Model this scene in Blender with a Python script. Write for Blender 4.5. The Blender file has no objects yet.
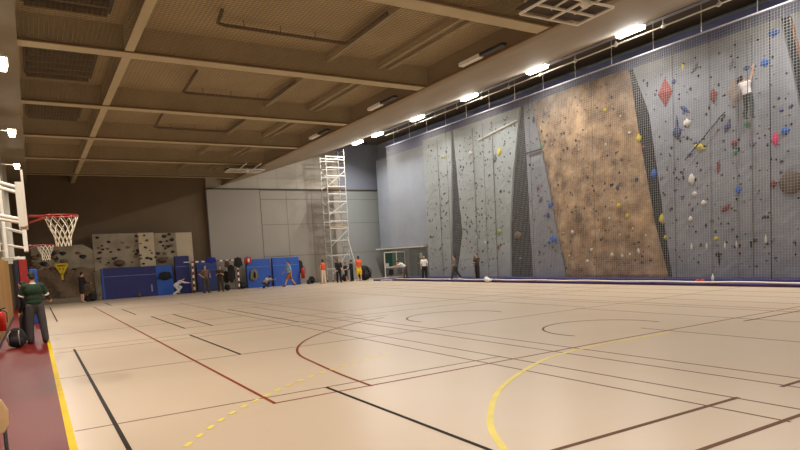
import bpy, bmesh, math, random
from mathutils import Vector, Matrix
from math import sin, cos, pi, radians as R

C = bpy.context.scene.collection
SC = bpy.context.scene
random.seed(11)

# ------------------------------------------------------------------ camera
cd = bpy.data.cameras.new('camera'); cam = bpy.data.objects.new('camera', cd); C.objects.link(cam)
YAW, PIT, ROL = .54523, .076357, -.054965
def cam_rot():
    cy, sy, cp, sp, cr, sr = cos(YAW), sin(YAW), cos(PIT), sin(PIT), cos(ROL), sin(ROL)
    yaw = Matrix(((cy, -sy, 0), (sy, cy, 0), (0, 0, 1)))
    A = Matrix(((1, 0, 0), (0, 0, -1), (0, 1, 0)))
    P = Matrix(((1, 0, 0), (0, cp, -sp), (0, sp, cp)))
    Q = Matrix(((cr, -sr, 0), (sr, cr, 0), (0, 0, 1)))
    return Q @ P @ A @ yaw
Mc = cam_rot()
rot = Matrix((Mc[0], -Mc[1], -Mc[2])).transposed()
cam.matrix_world = Matrix.Translation((0, 0, 1.8)) @ rot.to_4x4()
cd.lens = 27.0; cd.sensor_width = 36.0; cd.sensor_fit = 'HORIZONTAL'; cd.shift_y = 75.5 / 800
cd.clip_start = .05; cd.clip_end = 200
SC.camera = cam

# ------------------------------------------------------------------ world, exposure
w = bpy.data.worlds.new('world'); SC.world = w; w.use_nodes = True
w.node_tree.nodes['Background'].inputs[0].default_value = (.9, .85, .75, 1)
w.node_tree.nodes['Background'].inputs[1].default_value = .05
SC.view_settings.view_transform = 'Standard'; SC.view_settings.look = 'None'
SC.view_settings.gamma = 1.0; SC.view_settings.use_curve_mapping = False
SC.view_settings.exposure = 0.0
SC.cycles.max_bounces = 8; SC.cycles.diffuse_bounces = 5; SC.cycles.glossy_bounces = 3
SC.cycles.use_denoising = True
SC.cycles.sample_clamp_indirect = 6.0
LAMP_W, LEFT_W = 385.0, 400.0           # watts of one climbing-side lamp / one left-wall lamp
LAMP_COL = (1.0, .955, .89); LEFT_COL = (1.0, .92, .82)

# ------------------------------------------------------------------ materials
def s2l(c):
    return tuple(((v / 255) / 12.92 if v / 255 <= .04045 else ((v / 255 + .055) / 1.055) ** 2.4) for v in c)
MC = {}
def mat(name, rgb, rough=.6, var=0, scale=3.0, metal=0, bump=0, spec=.5, rgb2=None, stretch=None, detail=4, bscale=None):
    if name in MC: return MC[name]
    m = bpy.data.materials.new(name); m.use_nodes = True
    nt = m.node_tree; b = nt.nodes['Principled BSDF']
    c = s2l(rgb)
    b.inputs['Roughness'].default_value = rough; b.inputs['Metallic'].default_value = metal
    b.inputs['Specular IOR Level'].default_value = spec
    b.inputs['Base Color'].default_value = (*c, 1)
    tc = nt.nodes.new('ShaderNodeTexCoord'); mp = nt.nodes.new('ShaderNodeMapping')
    nt.links.new(tc.outputs['Object'], mp.inputs[0])
    if stretch: mp.inputs['Scale'].default_value = stretch
    n = nt.nodes.new('ShaderNodeTexNoise'); n.inputs['Scale'].default_value = scale; n.inputs['Detail'].default_value = detail
    nt.links.new(mp.outputs[0], n.inputs[0])
    v = var if var else .06
    r = nt.nodes.new('ShaderNodeValToRGB'); nt.links.new(n.outputs[0], r.inputs[0])
    r.color_ramp.elements[0].position = .3; r.color_ramp.elements[1].position = .7
    c2 = s2l(rgb2) if rgb2 else tuple(x * (1 - v * 2) for x in c)
    c1 = c if rgb2 else tuple(min(1, x * (1 + v)) for x in c)
    r.color_ramp.elements[0].color = (*c2, 1); r.color_ramp.elements[1].color = (*c1, 1)
    nt.links.new(r.outputs[0], b.inputs['Base Color'])
    if bump:
        bn = nt.nodes.new('ShaderNodeTexNoise'); bn.inputs['Scale'].default_value = bscale or scale * 4; bn.inputs['Detail'].default_value = 5
        nt.links.new(mp.outputs[0], bn.inputs[0])
        bp = nt.nodes.new('ShaderNodeBump'); bp.inputs['Strength'].default_value = bump; bp.inputs['Distance'].default_value = .05
        nt.links.new(bn.outputs[0], bp.inputs['Height']); nt.links.new(bp.outputs[0], b.inputs['Normal'])
    MC[name] = m; return m
def emis(name, rgb, s):
    m = bpy.data.materials.new(name); m.use_nodes = True; nt = m.node_tree
    b = nt.nodes['Principled BSDF']; b.inputs['Base Color'].default_value = (.8, .8, .8, 1)
    b.inputs['Emission Color'].default_value = (*rgb, 1); b.inputs['Emission Strength'].default_value = s
    return m

M = dict(
    floor=mat('sport_floor', (199, 181, 159), .36, .03, .35, spec=.4, rgb2=(193, 173, 150)),
    red=mat('red_floor', (104, 26, 20), .5, .05, .8, spec=.2),
    l_yellow=mat('line_yellow', (214, 182, 14), .6, spec=.15), l_black=mat('line_black', (34, 24, 18), .6, spec=.12),
    l_red=mat('line_red', (126, 52, 28), .6, spec=.15), l_brown=mat('line_brown', (100, 66, 42), .6, spec=.15),
    l_pale=mat('line_faint_yellow', (226, 206, 92), .45), l_thin=mat('line_grey', (108, 84, 66), .6, spec=.15),
    ceil=mat('ceiling_board', (188, 170, 134), .9, .06, .6, bump=.25, bscale=14),
    beam=mat('beam_paint', (184, 170, 138), .7, .05, 1.2),
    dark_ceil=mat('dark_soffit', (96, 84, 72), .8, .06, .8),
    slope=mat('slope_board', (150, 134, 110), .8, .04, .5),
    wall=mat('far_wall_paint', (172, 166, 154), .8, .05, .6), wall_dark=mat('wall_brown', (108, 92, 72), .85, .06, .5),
    panel=mat('partition_panel', (148, 142, 133), .55, .03, .4), seam=mat('wall_seam', (70, 62, 54), .8),
    bluewall=mat('blue_wall_paint', (98, 106, 152), .7, .05, .7), greywall=mat('grey_block_wall', (138, 146, 156), .8, .05, .8),
    steel=mat('galvanised_steel', (170, 172, 178), .4, .05, 5, metal=.6), alu=mat('aluminium_tube', (206, 204, 198), .4, .03, 5, metal=.35),
    white=mat('white_paint', (222, 216, 204), .5, .03, 4), dark=mat('dark_metal', (38, 36, 38), .5), black=mat('black_cloth', (20, 19, 22), .85, .1, 8),
    climb=mat('climb_board_grey', (140, 144, 153), .85, .07, .9, bump=.35, rgb2=(122, 126, 135), bscale=9),
    climb2=mat('climb_board_olive', (164, 172, 174), .85, .07, .9, bump=.3, rgb2=(148, 157, 158), bscale=9),
    rock=mat('rock_panel_tan', (192, 162, 126), .9, .2, 1.6, bump=1.0, rgb2=(108, 82, 58), bscale=4, detail=9),
    fissure=mat('climb_board_charcoal', (40, 41, 44), .9, .1, 2, bump=.4),
    boulder=mat('boulder_board', (158, 148, 128), .9, .1, .9, bump=.5, rgb2=(116, 104, 88)),
    boulder_l=mat('boulder_board_pale', (186, 172, 148), .9, .06, .8, bump=.3), boulder_d=mat('boulder_rock_brown', (112, 92, 72), .9, .12, 1.2, bump=.8),
    net=mat('net_cord', (165, 164, 164), .8), cnet=mat('ceiling_net_cord', (124, 108, 86), .8), bnet=mat('ball_net_cord', (225, 215, 195), .8),
    mat_p=mat('crash_mat_purple', (72, 66, 128), .6, .08, 1.5), mat_b=mat('mat_blue', (24, 76, 165), .5, .05, 1.2), mat_n=mat('mat_navy', (20, 26, 96), .5, .06, 1.2),
    mat_m=mat('mat_mid_blue', (30, 72, 160), .5, .05, 1.2), seamw=mat('pale_stitching', (120, 140, 190), .7),
    padr=mat('red_pad', (142, 26, 24), .5), padn=mat('navy_pad', (26, 24, 40), .5),
    rim=mat('rim_orange_red', (146, 34, 26), .4), plast=mat('backboard_white', (232, 222, 206), .35),
    ply=mat('yellow_plywood', (186, 142, 72), .5, .08, 1.5, stretch=(1, 1, .15), rgb2=(160, 116, 56)),
    green=mat('chalkboard_green', (34, 78, 62), .5), door=mat('door_grey_green', (84, 104, 102), .6), kerb=mat('grey_plinth', (120, 108, 92), .8),
    wood=mat('chair_wood', (196, 164, 120), .5, .08, 6), rope=mat('black_rope', (26, 26, 30), .8), paper=mat('paper_white', (215, 215, 210), .7),
    skin=mat('skin_warm', (196, 146, 112), .6, .03, 9), skin2=mat('skin_brown', (132, 88, 62), .6, .03, 9), hair=mat('hair_black', (22, 17, 15), .7, .1, 30),
    hair2=mat('hair_brown', (70, 46, 30), .7, .1, 30), eye=mat('eye_dark', (16, 12, 12), .3),
    redbox=mat('extinguisher_red', (186, 26, 16), .4))
def cloth(rgb): return mat('cloth_%d_%d_%d' % rgb, rgb, .85, .06, 12)

# ------------------------------------------------------------------ mesh helpers
class MB:
    def __init__(s): s.v = []; s.f = []
    def add(s, vs, fs):
        n = len(s.v); s.v += [tuple(p) for p in vs]; s.f += [tuple(i + n for i in f) for f in fs]; return s
    def box(s, x0, x1, y0, y1, z0, z1):
        return s.add([(x0, y0, z0), (x1, y0, z0), (x1, y1, z0), (x0, y1, z0), (x0, y0, z1), (x1, y0, z1), (x1, y1, z1), (x0, y1, z1)],
                     [(3, 2, 1, 0), (4, 5, 6, 7), (0, 1, 5, 4), (1, 2, 6, 5), (2, 3, 7, 6), (3, 0, 4, 7)])
    def tube(s, pts, r, n=8, cap=True, closed=False):
        pts = [Vector(p) for p in pts]; rs = r if isinstance(r, (list, tuple)) else [r] * len(pts)
        vs = []; k = len(pts)
        up0 = Vector((0, 0, 1))
        for i, p in enumerate(pts):
            a = pts[(i - 1) % k] if (i or closed) else p; b = pts[(i + 1) % k] if (i < k - 1 or closed) else p
            d = (b - a).normalized() if (b - a).length > 1e-9 else Vector((0, 0, 1))
            u = up0 if abs(d.dot(up0)) < .92 else Vector((1, 0, 0))
            e1 = d.cross(u).normalized(); e2 = d.cross(e1)
            for j in range(n):
                t = 2 * pi * (j + .5) / n; vs.append(p + (e1 * cos(t) + e2 * sin(t)) * rs[i])
        fs = []
        for i in range(k if closed else k - 1):
            for j in range(n):
                a = i * n; b = ((i + 1) % k) * n
                fs.append((a + j, a + (j + 1) % n, b + (j + 1) % n, b + j))
        if cap and not closed: fs += [tuple(range(n))[::-1], tuple(range((k - 1) * n, k * n))]
        return s.add(vs, fs)
    def ell(s, c, r, n=12, m=8, rotm=None):
        vs = []; fs = []
        c = Vector(c); r = r if isinstance(r, (list, tuple)) else (r, r, r)
        def P(x, y, z):
            q = Vector((x * r[0], y * r[1], z * r[2]))
            return c + (rotm @ q if rotm else q)
        vs.append(P(0, 0, -1))
        for i in range(1, m):
            a = -pi / 2 + pi * i / m
            for j in range(n): t = 2 * pi * j / n; vs.append(P(cos(a) * cos(t), cos(a) * sin(t), sin(a)))
        vs.append(P(0, 0, 1)); top = len(vs) - 1
        for j in range(n): fs.append((0, 1 + (j + 1) % n, 1 + j)); fs.append((top, top - n + j, top - n + (j + 1) % n))
        for i in range(m - 2):
            for j in range(n):
                a = 1 + i * n; b = a + n; fs.append((a + j, a + (j + 1) % n, b + (j + 1) % n, b + j))
        return s.add(vs, fs)
    def prism(s, poly, fn0, fn1):
        """poly of 2-D points; fn0, fn1 place them in 3-D for the two faces"""
        n = len(poly); vs = [fn0(*p) for p in poly] + [fn1(*p) for p in poly]
        fs = [tuple(range(n)), tuple(range(2 * n - 1, n - 1, -1))] + [(i, i + n, (i + 1) % n + n, (i + 1) % n) for i in range(n)]
        return s.add(vs, fs)
    def build(s, name, m, parent=None, smooth=False, bevel=0, kind=None, solidfix=True):
        me = bpy.data.meshes.new(name); me.from_pydata(s.v, [], s.f); me.update()
        if solidfix and len(s.f) < 60000:
            bm = bmesh.new(); bm.from_mesh(me); bmesh.ops.recalc_face_normals(bm, faces=bm.faces); bm.to_mesh(me); bm.free()
        me.materials.append(m)
        if smooth:
            for p in me.polygons: p.use_smooth = True
        o = bpy.data.objects.new(name, me); C.objects.link(o)
        if parent: o.parent = parent
        if bevel:
            b = o.modifiers.new('bevel', 'BEVEL'); b.width = bevel; b.segments = 2; b.limit_method = 'ANGLE'
        if kind: o['kind'] = kind
        return o
def bx(*a): return MB().box(*a)
def tag(o, label, cat, group=None, kind=None):
    o['label'] = label; o['category'] = cat
    if group: o['group'] = group
    if kind: o['kind'] = kind
    return o
def thing(name, label, cat, loc=(0, 0, 0), rz=0, group=None):
    o = bpy.data.objects.new(name, None); C.objects.link(o); o.location = loc; o.rotation_euler = (0, 0, rz)
    o.empty_display_size = .2
    return tag(o, label, cat, group)
def struct(name, mb, m, **k):
    o = mb.build(name, m, **k); o['kind'] = 'structure'; return o
def copy_tree(o, parent=None):
    c = o.copy(); C.objects.link(c)
    if parent: c.parent = parent
    for ch in list(o.children): copy_tree(ch, c)
    return c

# ------------------------------------------------------------------ room shell
XL, XR, YB, YF = -1.0, 24.7, -8.0, 43.0
ZB, ZC = 7.4, 8.05                        # beam underside, coffer top
struct('floor', bx(.17, XR + .3, YB, YF + .6, -.2, 0), M['floor'])
struct('trim_1', bx(XL - .3, .17, YB, YF + .6, -.2, 0), M['red'])
struct('trim_2', bx(21.35, 21.52, YB, 37, 0.0, .004), M['red'])
struct('wall_back', bx(XL - .3, XR + .3, YB - .2, YB, -.2, 11.2), M['wall'])
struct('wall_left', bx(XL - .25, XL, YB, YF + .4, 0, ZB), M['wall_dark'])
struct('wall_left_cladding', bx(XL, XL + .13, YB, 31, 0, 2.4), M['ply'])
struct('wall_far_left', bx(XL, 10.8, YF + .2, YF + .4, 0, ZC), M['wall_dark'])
struct('wall_far', bx(10.8, XR + .3, YF, YF + .4, 0, 11.2), M['wall'])
struct('wall_right', bx(XR, XR + .25, YB, YF, 0, 11.2), M['greywall'])
# the sliding partition in front of the far wall
pp = struct('wall_partition', bx(10.75, 14.55, YF - .12, YF, 0, 7.05).box(14.6, XR, YF - .06, YF, 0, 7.05), M['panel'])
sb = MB()
for z in (7.05,): sb.box(10.7, XR, YF - .14, YF - .0, z, z + .09)
sb.box(10.68, 10.75, YF - .16, YF, 0, 7.05)
struct('trim_3', sb, M['seam'])
fs_ = MB()
for z in (2.15, 4.5, 6.35): fs_.box(14.6, XR, YF - .07, YF - .05, z, z + .035)
for x in (16.6, 18.6): fs_.box(x, x + .03, YF - .068, YF - .05, .0, 7.05)
fs_.box(14.55, 14.6, YF - .13, YF - .05, 0, 7.05)
struct('trim_11', fs_, mat('faint_seam', (116, 106, 92), .8))
struct('wall_far_cool_lit_low', bx(21.2, XR, YF - .066, YF - .02, 0, 7.04), mat('grey_cool_light_tint', (138, 142, 142), .6, .03, .4))  # thin slab whose grey carries the less warm light right of the scaffold
struct('wall_far_cool_lit_high', bx(21.0, XR, YF - .008, YF, 7.15, 10.74), mat('blue_cool_light_tint', (128, 134, 150), .7, .04, .5))  # bluish slab: cooler light on the upper right part, put into its colour
bb = MB()
for z in (7.9, 8.7, 9.5): bb.box(12, XR, YF - .006, YF, z, z + .02)
for x in (13, 14.5, 16, 17.5, 19, 20.5, 22): bb.box(x, x + .02, YF - .006, YF, 7.14, 10.4)
struct('trim_4', bb, mat('block_joint', (154, 146, 132), .9))
# left wall piers and duct-like strips
for i, y in enumerate((13.5, 21.5, 28.5, 35.5)):
    struct('trim_%d' % (5 + i), bx(XL, XL + .3, y, y + .35, 2.4, ZB), M['wall'])
struct('baseboard_left', bx(XL + .13, XL + .15, YB, 31, 0, .12), M['seam'])

# coffered ceiling
struct('ceiling', bx(XL, 12.1, YB, YF + .4, ZC, ZC + .2), M['ceil'])
cb = MB()
cb.box(2.5, 2.72, YB, YF + .2, ZB, ZC)
for y in (-5.5, 0, 5.9, 11.35, 17.1, 22.9, 28.4, 33.85, 39.3):
    cb.box(.16, 2.5, y, y + .52, ZB, ZC); cb.box(2.72, 11.95, y, y + .52, ZB, ZC)
struct('ceiling_bulkhead', bx(XL, .16, YB, YF + .2, ZB, ZC), mat('bulkhead_paint', (146, 136, 116), .6, .05, .8))
struct('ceiling_edge', bx(11.95, 12.15, YB, YF + .4, ZB - .02, ZC), M['slope'])
struct('ceiling_beams', cb, M['beam'])
cl = MB()                                # thin lips under the beams
for y in (11.35, 17.1, 22.9, 28.4, 33.85, 39.3):
    cl.box(.16, 11.9, y - .05, y, ZB - .03, ZB + .03)
cl.box(11.86, 11.92, YB, YF, ZB - .03, ZB + .03)
struct('trim_9', cl, mat('beam_lip', (120, 98, 70), .7))
# secondary joists in the coffers
jb = MB(); ys = (5.9, 11.35, 17.1, 22.9, 28.4, 33.85, 39.3)
for a, b in zip(ys, ys[1:]):
    for x in (8.2, 10.0, 10.35): jb.box(x, x + .14, a + .52, b, ZC - .26, ZC - .1)
struct('ceiling_joists', jb, M['beam'])
# sloping soffit rising to the climbing side, and the dark recess
sl = MB().add([(12.1, YB, ZB), (20.9, YB, 10.15), (20.9, YF, 10.15), (12.1, YF, ZB), (12.1, YB, ZB + .5), (20.9, YB, 10.9), (20.9, YF, 10.9), (12.1, YF, ZB + .5)],
              [(0, 1, 2, 3), (4, 7, 6, 5), (0, 4, 5, 1), (1, 5, 6, 2), (2, 6, 7, 3), (3, 7, 4, 0)])
struct('ceiling_slope', sl, M['slope'])
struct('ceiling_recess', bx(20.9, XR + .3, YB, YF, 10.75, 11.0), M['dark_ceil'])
# blue fascia above the climbing panels
struct('wall_right_fascia', bx(23.95, XR, YB, 40.3, 9.1, 10.35), M['bluewall'])
struct('wall_right_lining', bx(24.1, XR, YB, 33.6, 0, 9.1), M['fissure'])
struct('wall_right_ledge', bx(24.1, XR, 33.6, 42.3, 2.3, 9.1), M['greywall'])
struct('trim_10', bx(23.7, 24.1, 35.4, 42.4, 2.27, 2.36), M['white'])
# door in the grey block wall
d = struct('door_1', bx(XR - .06, XR, 36.6, 38.9, 0, 2.2), M['door'])
bx(XR - .09, XR - .06, 37.7, 37.74, 0, 2.15).build('door_edge', M['seam'], d)
bx(XR - .1, XR - .06, 37.1, 37.4, 1.45, 1.85).build('notice', M['paper'], d)
bx(XR - .16, XR - .06, 37.55, 37.6, 1.0, 1.15).build('door_handle', M['alu'], d)
struct('window_1', bx(XR - .05, XR, 35.2, 36.3, .9, 2.15), M['white'])

# ------------------------------------------------------------------ floor markings
FLOOR = bpy.data.objects['floor']
def strip(mb, pts, w, z, dash=None):
    P = [Vector((x, y)) for x, y in pts]
    n = len(P); L = []; Rr = []
    for i in range(n):
        a = P[max(i - 1, 0)]; b = P[min(i + 1, n - 1)]; t = (b - a).normalized(); nn = Vector((-t.y, t.x)) * w / 2
        L.append(P[i] + nn); Rr.append(P[i] - nn)
    for i in range(n - 1):
        if dash and i % dash[0] >= dash[1]: continue
        q = [L[i], L[i + 1], Rr[i + 1], Rr[i]]
        mb.add([(p.x, p.y, z) for p in q] + [(p.x, p.y, z - .0015) for p in q], [(0, 1, 2, 3), (7, 6, 5, 4), (0, 4, 5, 1), (1, 5, 6, 2), (2, 6, 7, 3), (3, 7, 4, 0)])
def arc(cx, cy, r, a0, a1, n=40): return [(cx + r * cos(R(a0 + (a1 - a0) * i / n)), cy + r * sin(R(a0 + (a1 - a0) * i / n))) for i in range(n + 1)]
def catmull(p, k=6):
    o = []
    for i in range(len(p) - 1):
        a, b, c, d_ = (Vector(p[max(i - 1, 0)]), Vector(p[i]), Vector(p[i + 1]), Vector(p[min(i + 2, len(p) - 1)]))
        for j in range(k):
            t = j / k; o.append(tuple(.5 * ((2 * b) + (c - a) * t + (2 * a - 5 * b + 4 * c - d_) * t * t + (3 * b - a - 3 * c + d_) * t ** 3)))
    return o + [tuple(p[-1])]
def resample(pts, step):
    o = [Vector(pts[0])]; acc = 0
    for a, b in zip(pts, pts[1:]):
        a = Vector(a); b = Vector(b); L = (b - a).length; t = step - acc
        while t <= L: o.append(a + (b - a) * (t / L)); t += step
        acc = (acc + L) % step
    return [tuple(p) for p in o]
y_ = MB(); strip(y_, [(.2, -8), (.2, 42.5)], .075, .004); y_.build('boundary_line', M['l_yellow'], FLOOR)
k_ = MB()
for x, a, b in ((.62, 25.7, 37.4), (.67, 6.3, 16.0), (.67, -8, -2), (3.37, 11.75, 16.3), (3.37, -8, 7.68), (3.63, 18.1, 23.9), (4.42, 18.1, 24.1), (3.33, 25.7, 30.1), (3.3, 34, 37.4), (6.5, 16.4, 24.0)):
    strip(k_, [(x, a), (x, b)], .05, .0035)
k_.build('court_line', M['l_black'], FLOOR)
r_ = MB(); strip(r_, [(2.48, 7.28), (2.48, 34)], .05, .003); strip(r_, [(2.46, 7.3), (4.5, 7.32), (9.0, 7.4), (20.8, 7.4)], .035, .003)
rp = [(3.88, 7.28), (3.93, 8.41), (4.05, 9.64), (4.16, 10.56), (4.38, 11.3), (4.75, 12.05), (5.3, 12.83), (6.0, 13.54), (6.7, 14.1), (7.6, 14.72), (8.6, 15.1)]
strip(r_, catmull(rp), .05, .003); r_.build('court_line', M['l_red'], FLOOR)
br = MB()
for y0, r0 in ((8.6, 1.36), (13.45, 1.4)): strip(br, arc(10.38 if y0 < 10 else 9.98, y0, r0, 180 + 12, -12), .045, .0028)
for a, b in (((3.6, 3.77), (6.6, 3.71)), ((4.5, 2.98), (6.9, 2.95)), ((7.4, 3.65), (20.8, 3.6)), ((12.7, 7.0), (20.8, 6.95))): strip(br, [a, b], .055, .0028)
br.build('court_line', M['l_brown'], FLOOR)
tn = MB()
for y, a, b in ((7.69, .25, 6.6), (11.75, .23, 21.2), (16.45, .25, 21.2), (15.6, .25, 9), (20.3, .2, 6), (24.0, 3.6, 21.2), (18.2, 3.6, 21.2), (25.4, 6, 21.2), (29.9, 3.3, 21.2), (34.2, 3.3, 21.2), (37.4, 3.3, 20), (27.5, 9, 21.2)):
    strip(tn, [(a, y), (b, y)], .028, .0024)
for x, a, b in ((6.05, 2.9, 31), (6.56, 2.9, 16.4), (7.5, 2.9, 24), (7.98, 2.9, 16.4), (8.42, 16, 30), (10.68, -2, 8.0), (13.1, -2, 12), (13.5, 12, 30), (14.75, -2, 16), (15.2, 5, 25), (16.5, 0, 30), (18.1, -4, 37), (19.6, 6, 30)):
    strip(tn, [(x, a), (x, b)], .03, .0022)
tn.build('court_line', M['l_thin'], FLOOR)
yl = MB(); yp = catmull([(3.47, 4.06), (3.78, 4.6), (4.23, 5.15), (4.84, 5.75), (5.46, 6.2), (6.28, 6.67), (7.19, 7.05), (8.49, 7.23), (10.5, 7.2)]); strip(yl, yp, .075, .0038)
dp = catmull([(1.15, 6.19), (1.85, 7.14), (2.72, 7.97), (3.44, 8.5), (4.4, 9.05), (5.6, 9.6)]); strip(yl, resample(dp, .075), .06, .0038, (4, 2))
yl.build('court_line', M['l_pale'], FLOOR)

# ------------------------------------------------------------------ louvred vents in the left coffers
vent = thing('ceiling_louvre', '', 'vent', (0, 0, 0))
vb = MB()
for i in range(7): vb.box(.35, 2.05, i * .55, i * .55 + .05, -.06, .06)
vb.build('slats', M['cnet'], vent); bx(.3, 2.15, -.1, 3.45, .07, .1).build('backing', M['dark'], vent)
for i, y in enumerate((12.9, 18.6, 24.4)):
    o = vent if i == 0 else copy_tree(vent); o.location = (0, y, ZC - .12)
    tag(o, ('dark louvred vent grille in the left ceiling bay nearest the camera', 'dark louvred grille in the second ceiling bay from the camera, left side', 'dark louvred grille in the third ceiling bay from the camera, left side')[i], 'vent', 'louvred ceiling vents')
# heating pipes hung in the coffers
for i, (ya, x0, lab) in enumerate(((13.3, 4.4, 'dark pipe loop hung in the nearest wide ceiling bay'), (19.5, 4.9, 'dark pipe loop hung in the second wide ceiling bay'), (25.3, 4.9, 'dark pipe loop hung in the third wide ceiling bay'))):
    z = 7.85; t = thing('ceiling_pipe', lab, 'pipe', (0, 0, 0), 0, 'pipe loops in the ceiling bays')
    x1 = 8.15; y1 = ya + 2.3 if i == 0 else ya + 2.6
    MB().tube([(x0, ya + (1.4 if i == 0 else 0), z), (x0 + .1, y1 - .1, z), (x0 + .3, y1, z), (x1 - .1, y1, z), (x1, y1 - .1, z), (x1, ya, z)], .045, 6).build('pipe', mat('dark_pipe', (78, 60, 42), .6), t, True)
    for x in (x0 + .8, x0 + 1.8, x0 + 2.8): MB().tube([(x, y1, z), (x, y1, ZC)], .012, 5).build('hanger', M['dark'], t)

# nets ------------------------------------------------------------
def net_mesh(o, u, v, nu, nv, pu, pv, th):
    """grid of thin square cords: origin o, directions u,v"""
    mb = MB(); o = Vector(o); u = Vector(u); v = Vector(v); n = u.cross(v).normalized() * th / 2
    def cord(a, b, side):
        s = side * th / 2
        q = [a + s + n, a - s + n, a - s - n, a + s - n]; q2 = [p + (b - a) for p in q]
        mb.add(q + q2, [(0, 1, 5, 4), (1, 2, 6, 5), (2, 3, 7, 6), (3, 0, 4, 7)])
    for i in range(nu + 1): cord(o + u * (i * pu), o + u * (i * pu) + v * (nv * pv), u)
    for j in range(nv + 1): cord(o + v * (j * pv), o + v * (j * pv) + u * (nu * pu), v)
    return mb
cn = net_mesh((.2, 5.0, ZB + .035), (1, 0, 0), (0, 1, 0), 117, 340, .1, .1, .007).build('ceiling_net', M['cnet'], solidfix=False)
tag(cn, 'fine brown ball net stretched under the coffered ceiling bays', 'net', kind='stuff')
XN, ZN = 22.2, 9.47
sn = thing('safety_net', 'tall pale square mesh net hung in front of the climbing wall', 'net', (XN, 0, 0))
net_mesh((0, 4, .21), (0, 1, 0), (0, 0, 1), 333, 92, .1, .1, .0065).build('mesh', M['net'], sn, solidfix=False)
MB().tube([(0, 4, ZN), (0, 37.4, ZN)], .03, 8).build('top_rail', mat('rail_white', (206, 210, 228), .5), sn, True)
MB().tube([(-.62 + .03 * sin(i * 1.3), 4 + i * .5, .135 + .01 * sin(i * .9)) for i in range(65)], .035, 6).build('bottom_rope', M['white'], sn, True)
for i in range(16): MB().tube([(0, 5.5 + i * 2.05, ZN), (0, 5.5 + i * 2.05, 10.75)], .015, 5).build('hanger_rod', M['alu'], sn)
for i, y in enumerate((8.9, 11.27, 13.42, 14.93, 19.0, 23.0, 26.7, 30.2)):
    MB().tube([(.03, y, .21), (.03, y, ZN)], .015 if y < 18 else .008, 5).build('vertical_rope', M['rope'], sn)
pr = thing('lamp_pipe', 'long white pipe with clamps running above the climbing net', 'pipe', (21.5, 0, 10.0))
MB().tube([(0, 2, 0), (0, 36.2, 0)], .03, 8).build('tube', M['white'], pr, True)
for i in range(14):
    y = 6 + i * 2.2
    MB().ell((0, y, 0), (.05, .12, .09), 8, 6).build('clamp', M['alu'], pr, True)
    MB().tube([(0, y, 0), (0, y, .745)], .012, 5).build('rod', M['alu'], pr)
tr = thing('cable_tray', 'galvanised cable tray along the edge of the sloping ceiling', 'cable tray', (21.3, 0, 10.22))
bx(-.12, .12, 2, 36.5, 0, .015).build('tray_floor', M['steel'], tr)
for x in (-.12, .12): bx(x - .01, x + .01, 2, 36.5, 0, .2).build('tray_side', M['steel'], tr)
for i in range(11): bx(-.03, .03, 4 + i * 3.1, 4.06 + i * 3.1, .0, .53).build('bracket', M['steel'], tr)

# ------------------------------------------------------------------ lamps
glow_r = emis('lamp_glass', (1, .9, .72), 26); glow_l = emis('wall_lamp_glass', (1, .88, .7), 20)
def area(name, W, col, sx, sy, parent, loc, rx, ry, spread=180):
    L = bpy.data.lights.new(name, 'AREA'); L.shape = 'RECTANGLE'; L.size = sx; L.size_y = sy; L.energy = W; L.color = col; L.spread = R(spread)
    o = bpy.data.objects.new(name, L); C.objects.link(o); o.parent = parent; o.location = loc; o.rotation_euler = (rx, ry, 0)
    return o
ORD = ['nearest', 'second', 'third', 'fourth', 'fifth', 'farthest']
lamp = None
for i, y in enumerate((15.9, 21.05, 26.2, 31.35, 36.4, 39.3, 10.7, 5.5, .3, -4.9)):
    if lamp is None:
        lamp = thing('flood_lamp', '', 'lamp')
        bx(-.17, .17, -.62, .62, .07, .13).build('housing', M['steel'], lamp)
        MB().prism([(-.16, .07), (.16, .07), (.12, -.06), (-.12, -.06)], lambda a, b: (a, -.58, b), lambda a, b: (a, .58, b)).build('glass', glow_r, lamp)
        for yy in (-.3, .3): MB().tube([(0, yy, .12), (0, yy, .62)], .012, 5).build('hanger', M['alu'], lamp)
        area('lamp_light', LAMP_W, LAMP_COL, .3, 1.0, lamp, (0, 0, -.08), 0, R(12), 165)
        o = lamp
    else: o = copy_tree(lamp)
    o.location = (20.98 + .0, y, 10.08)
    lab = ('%s lamp from the camera in the bright row above the climbing net' % ORD[i]) if i < 6 else 'lamp of the row above the climbing net, behind or above the camera'
    tag(o, lab.capitalize() if False else lab, 'lamp', 'lamps above the climbing net')
wl = None
for i, y in enumerate((17.0, 25.0, 32.5, 9.0, 1.0, -5.5)):
    if wl is None:
        wl = thing('wall_lamp', '', 'lamp')
        bx(-.13, .13, -.4, .4, .07, .12).build('housing', M['white'], wl)
        MB().prism([(-.11, .07), (.11, .07), (.08, -.05), (-.08, -.05)], lambda a, b: (a, -.36, b), lambda a, b: (a, .36, b)).build('glass', glow_l, wl)
        MB().tube([(-.1, 0, .1), (-.78, 0, .1)], .025, 6).build('bracket', M['white'], wl)
        area('lamp_light', LEFT_W, LEFT_COL, .3, .8, wl, (0, 0, -.07), 0, R(-20), 165)
        o = wl
    else: o = copy_tree(wl)
    o.location = (-.2, y, 6.72)
    tag(o, ['large lit lamp high on the left wall, nearest the camera', 'middle lit lamp high on the left wall', 'small lit lamp high on the left wall, behind the basketball frame arm'][i] if i < 3 else 'lamp high on the left wall, beside or behind the camera', 'lamp', 'lamps on the left wall')

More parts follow.
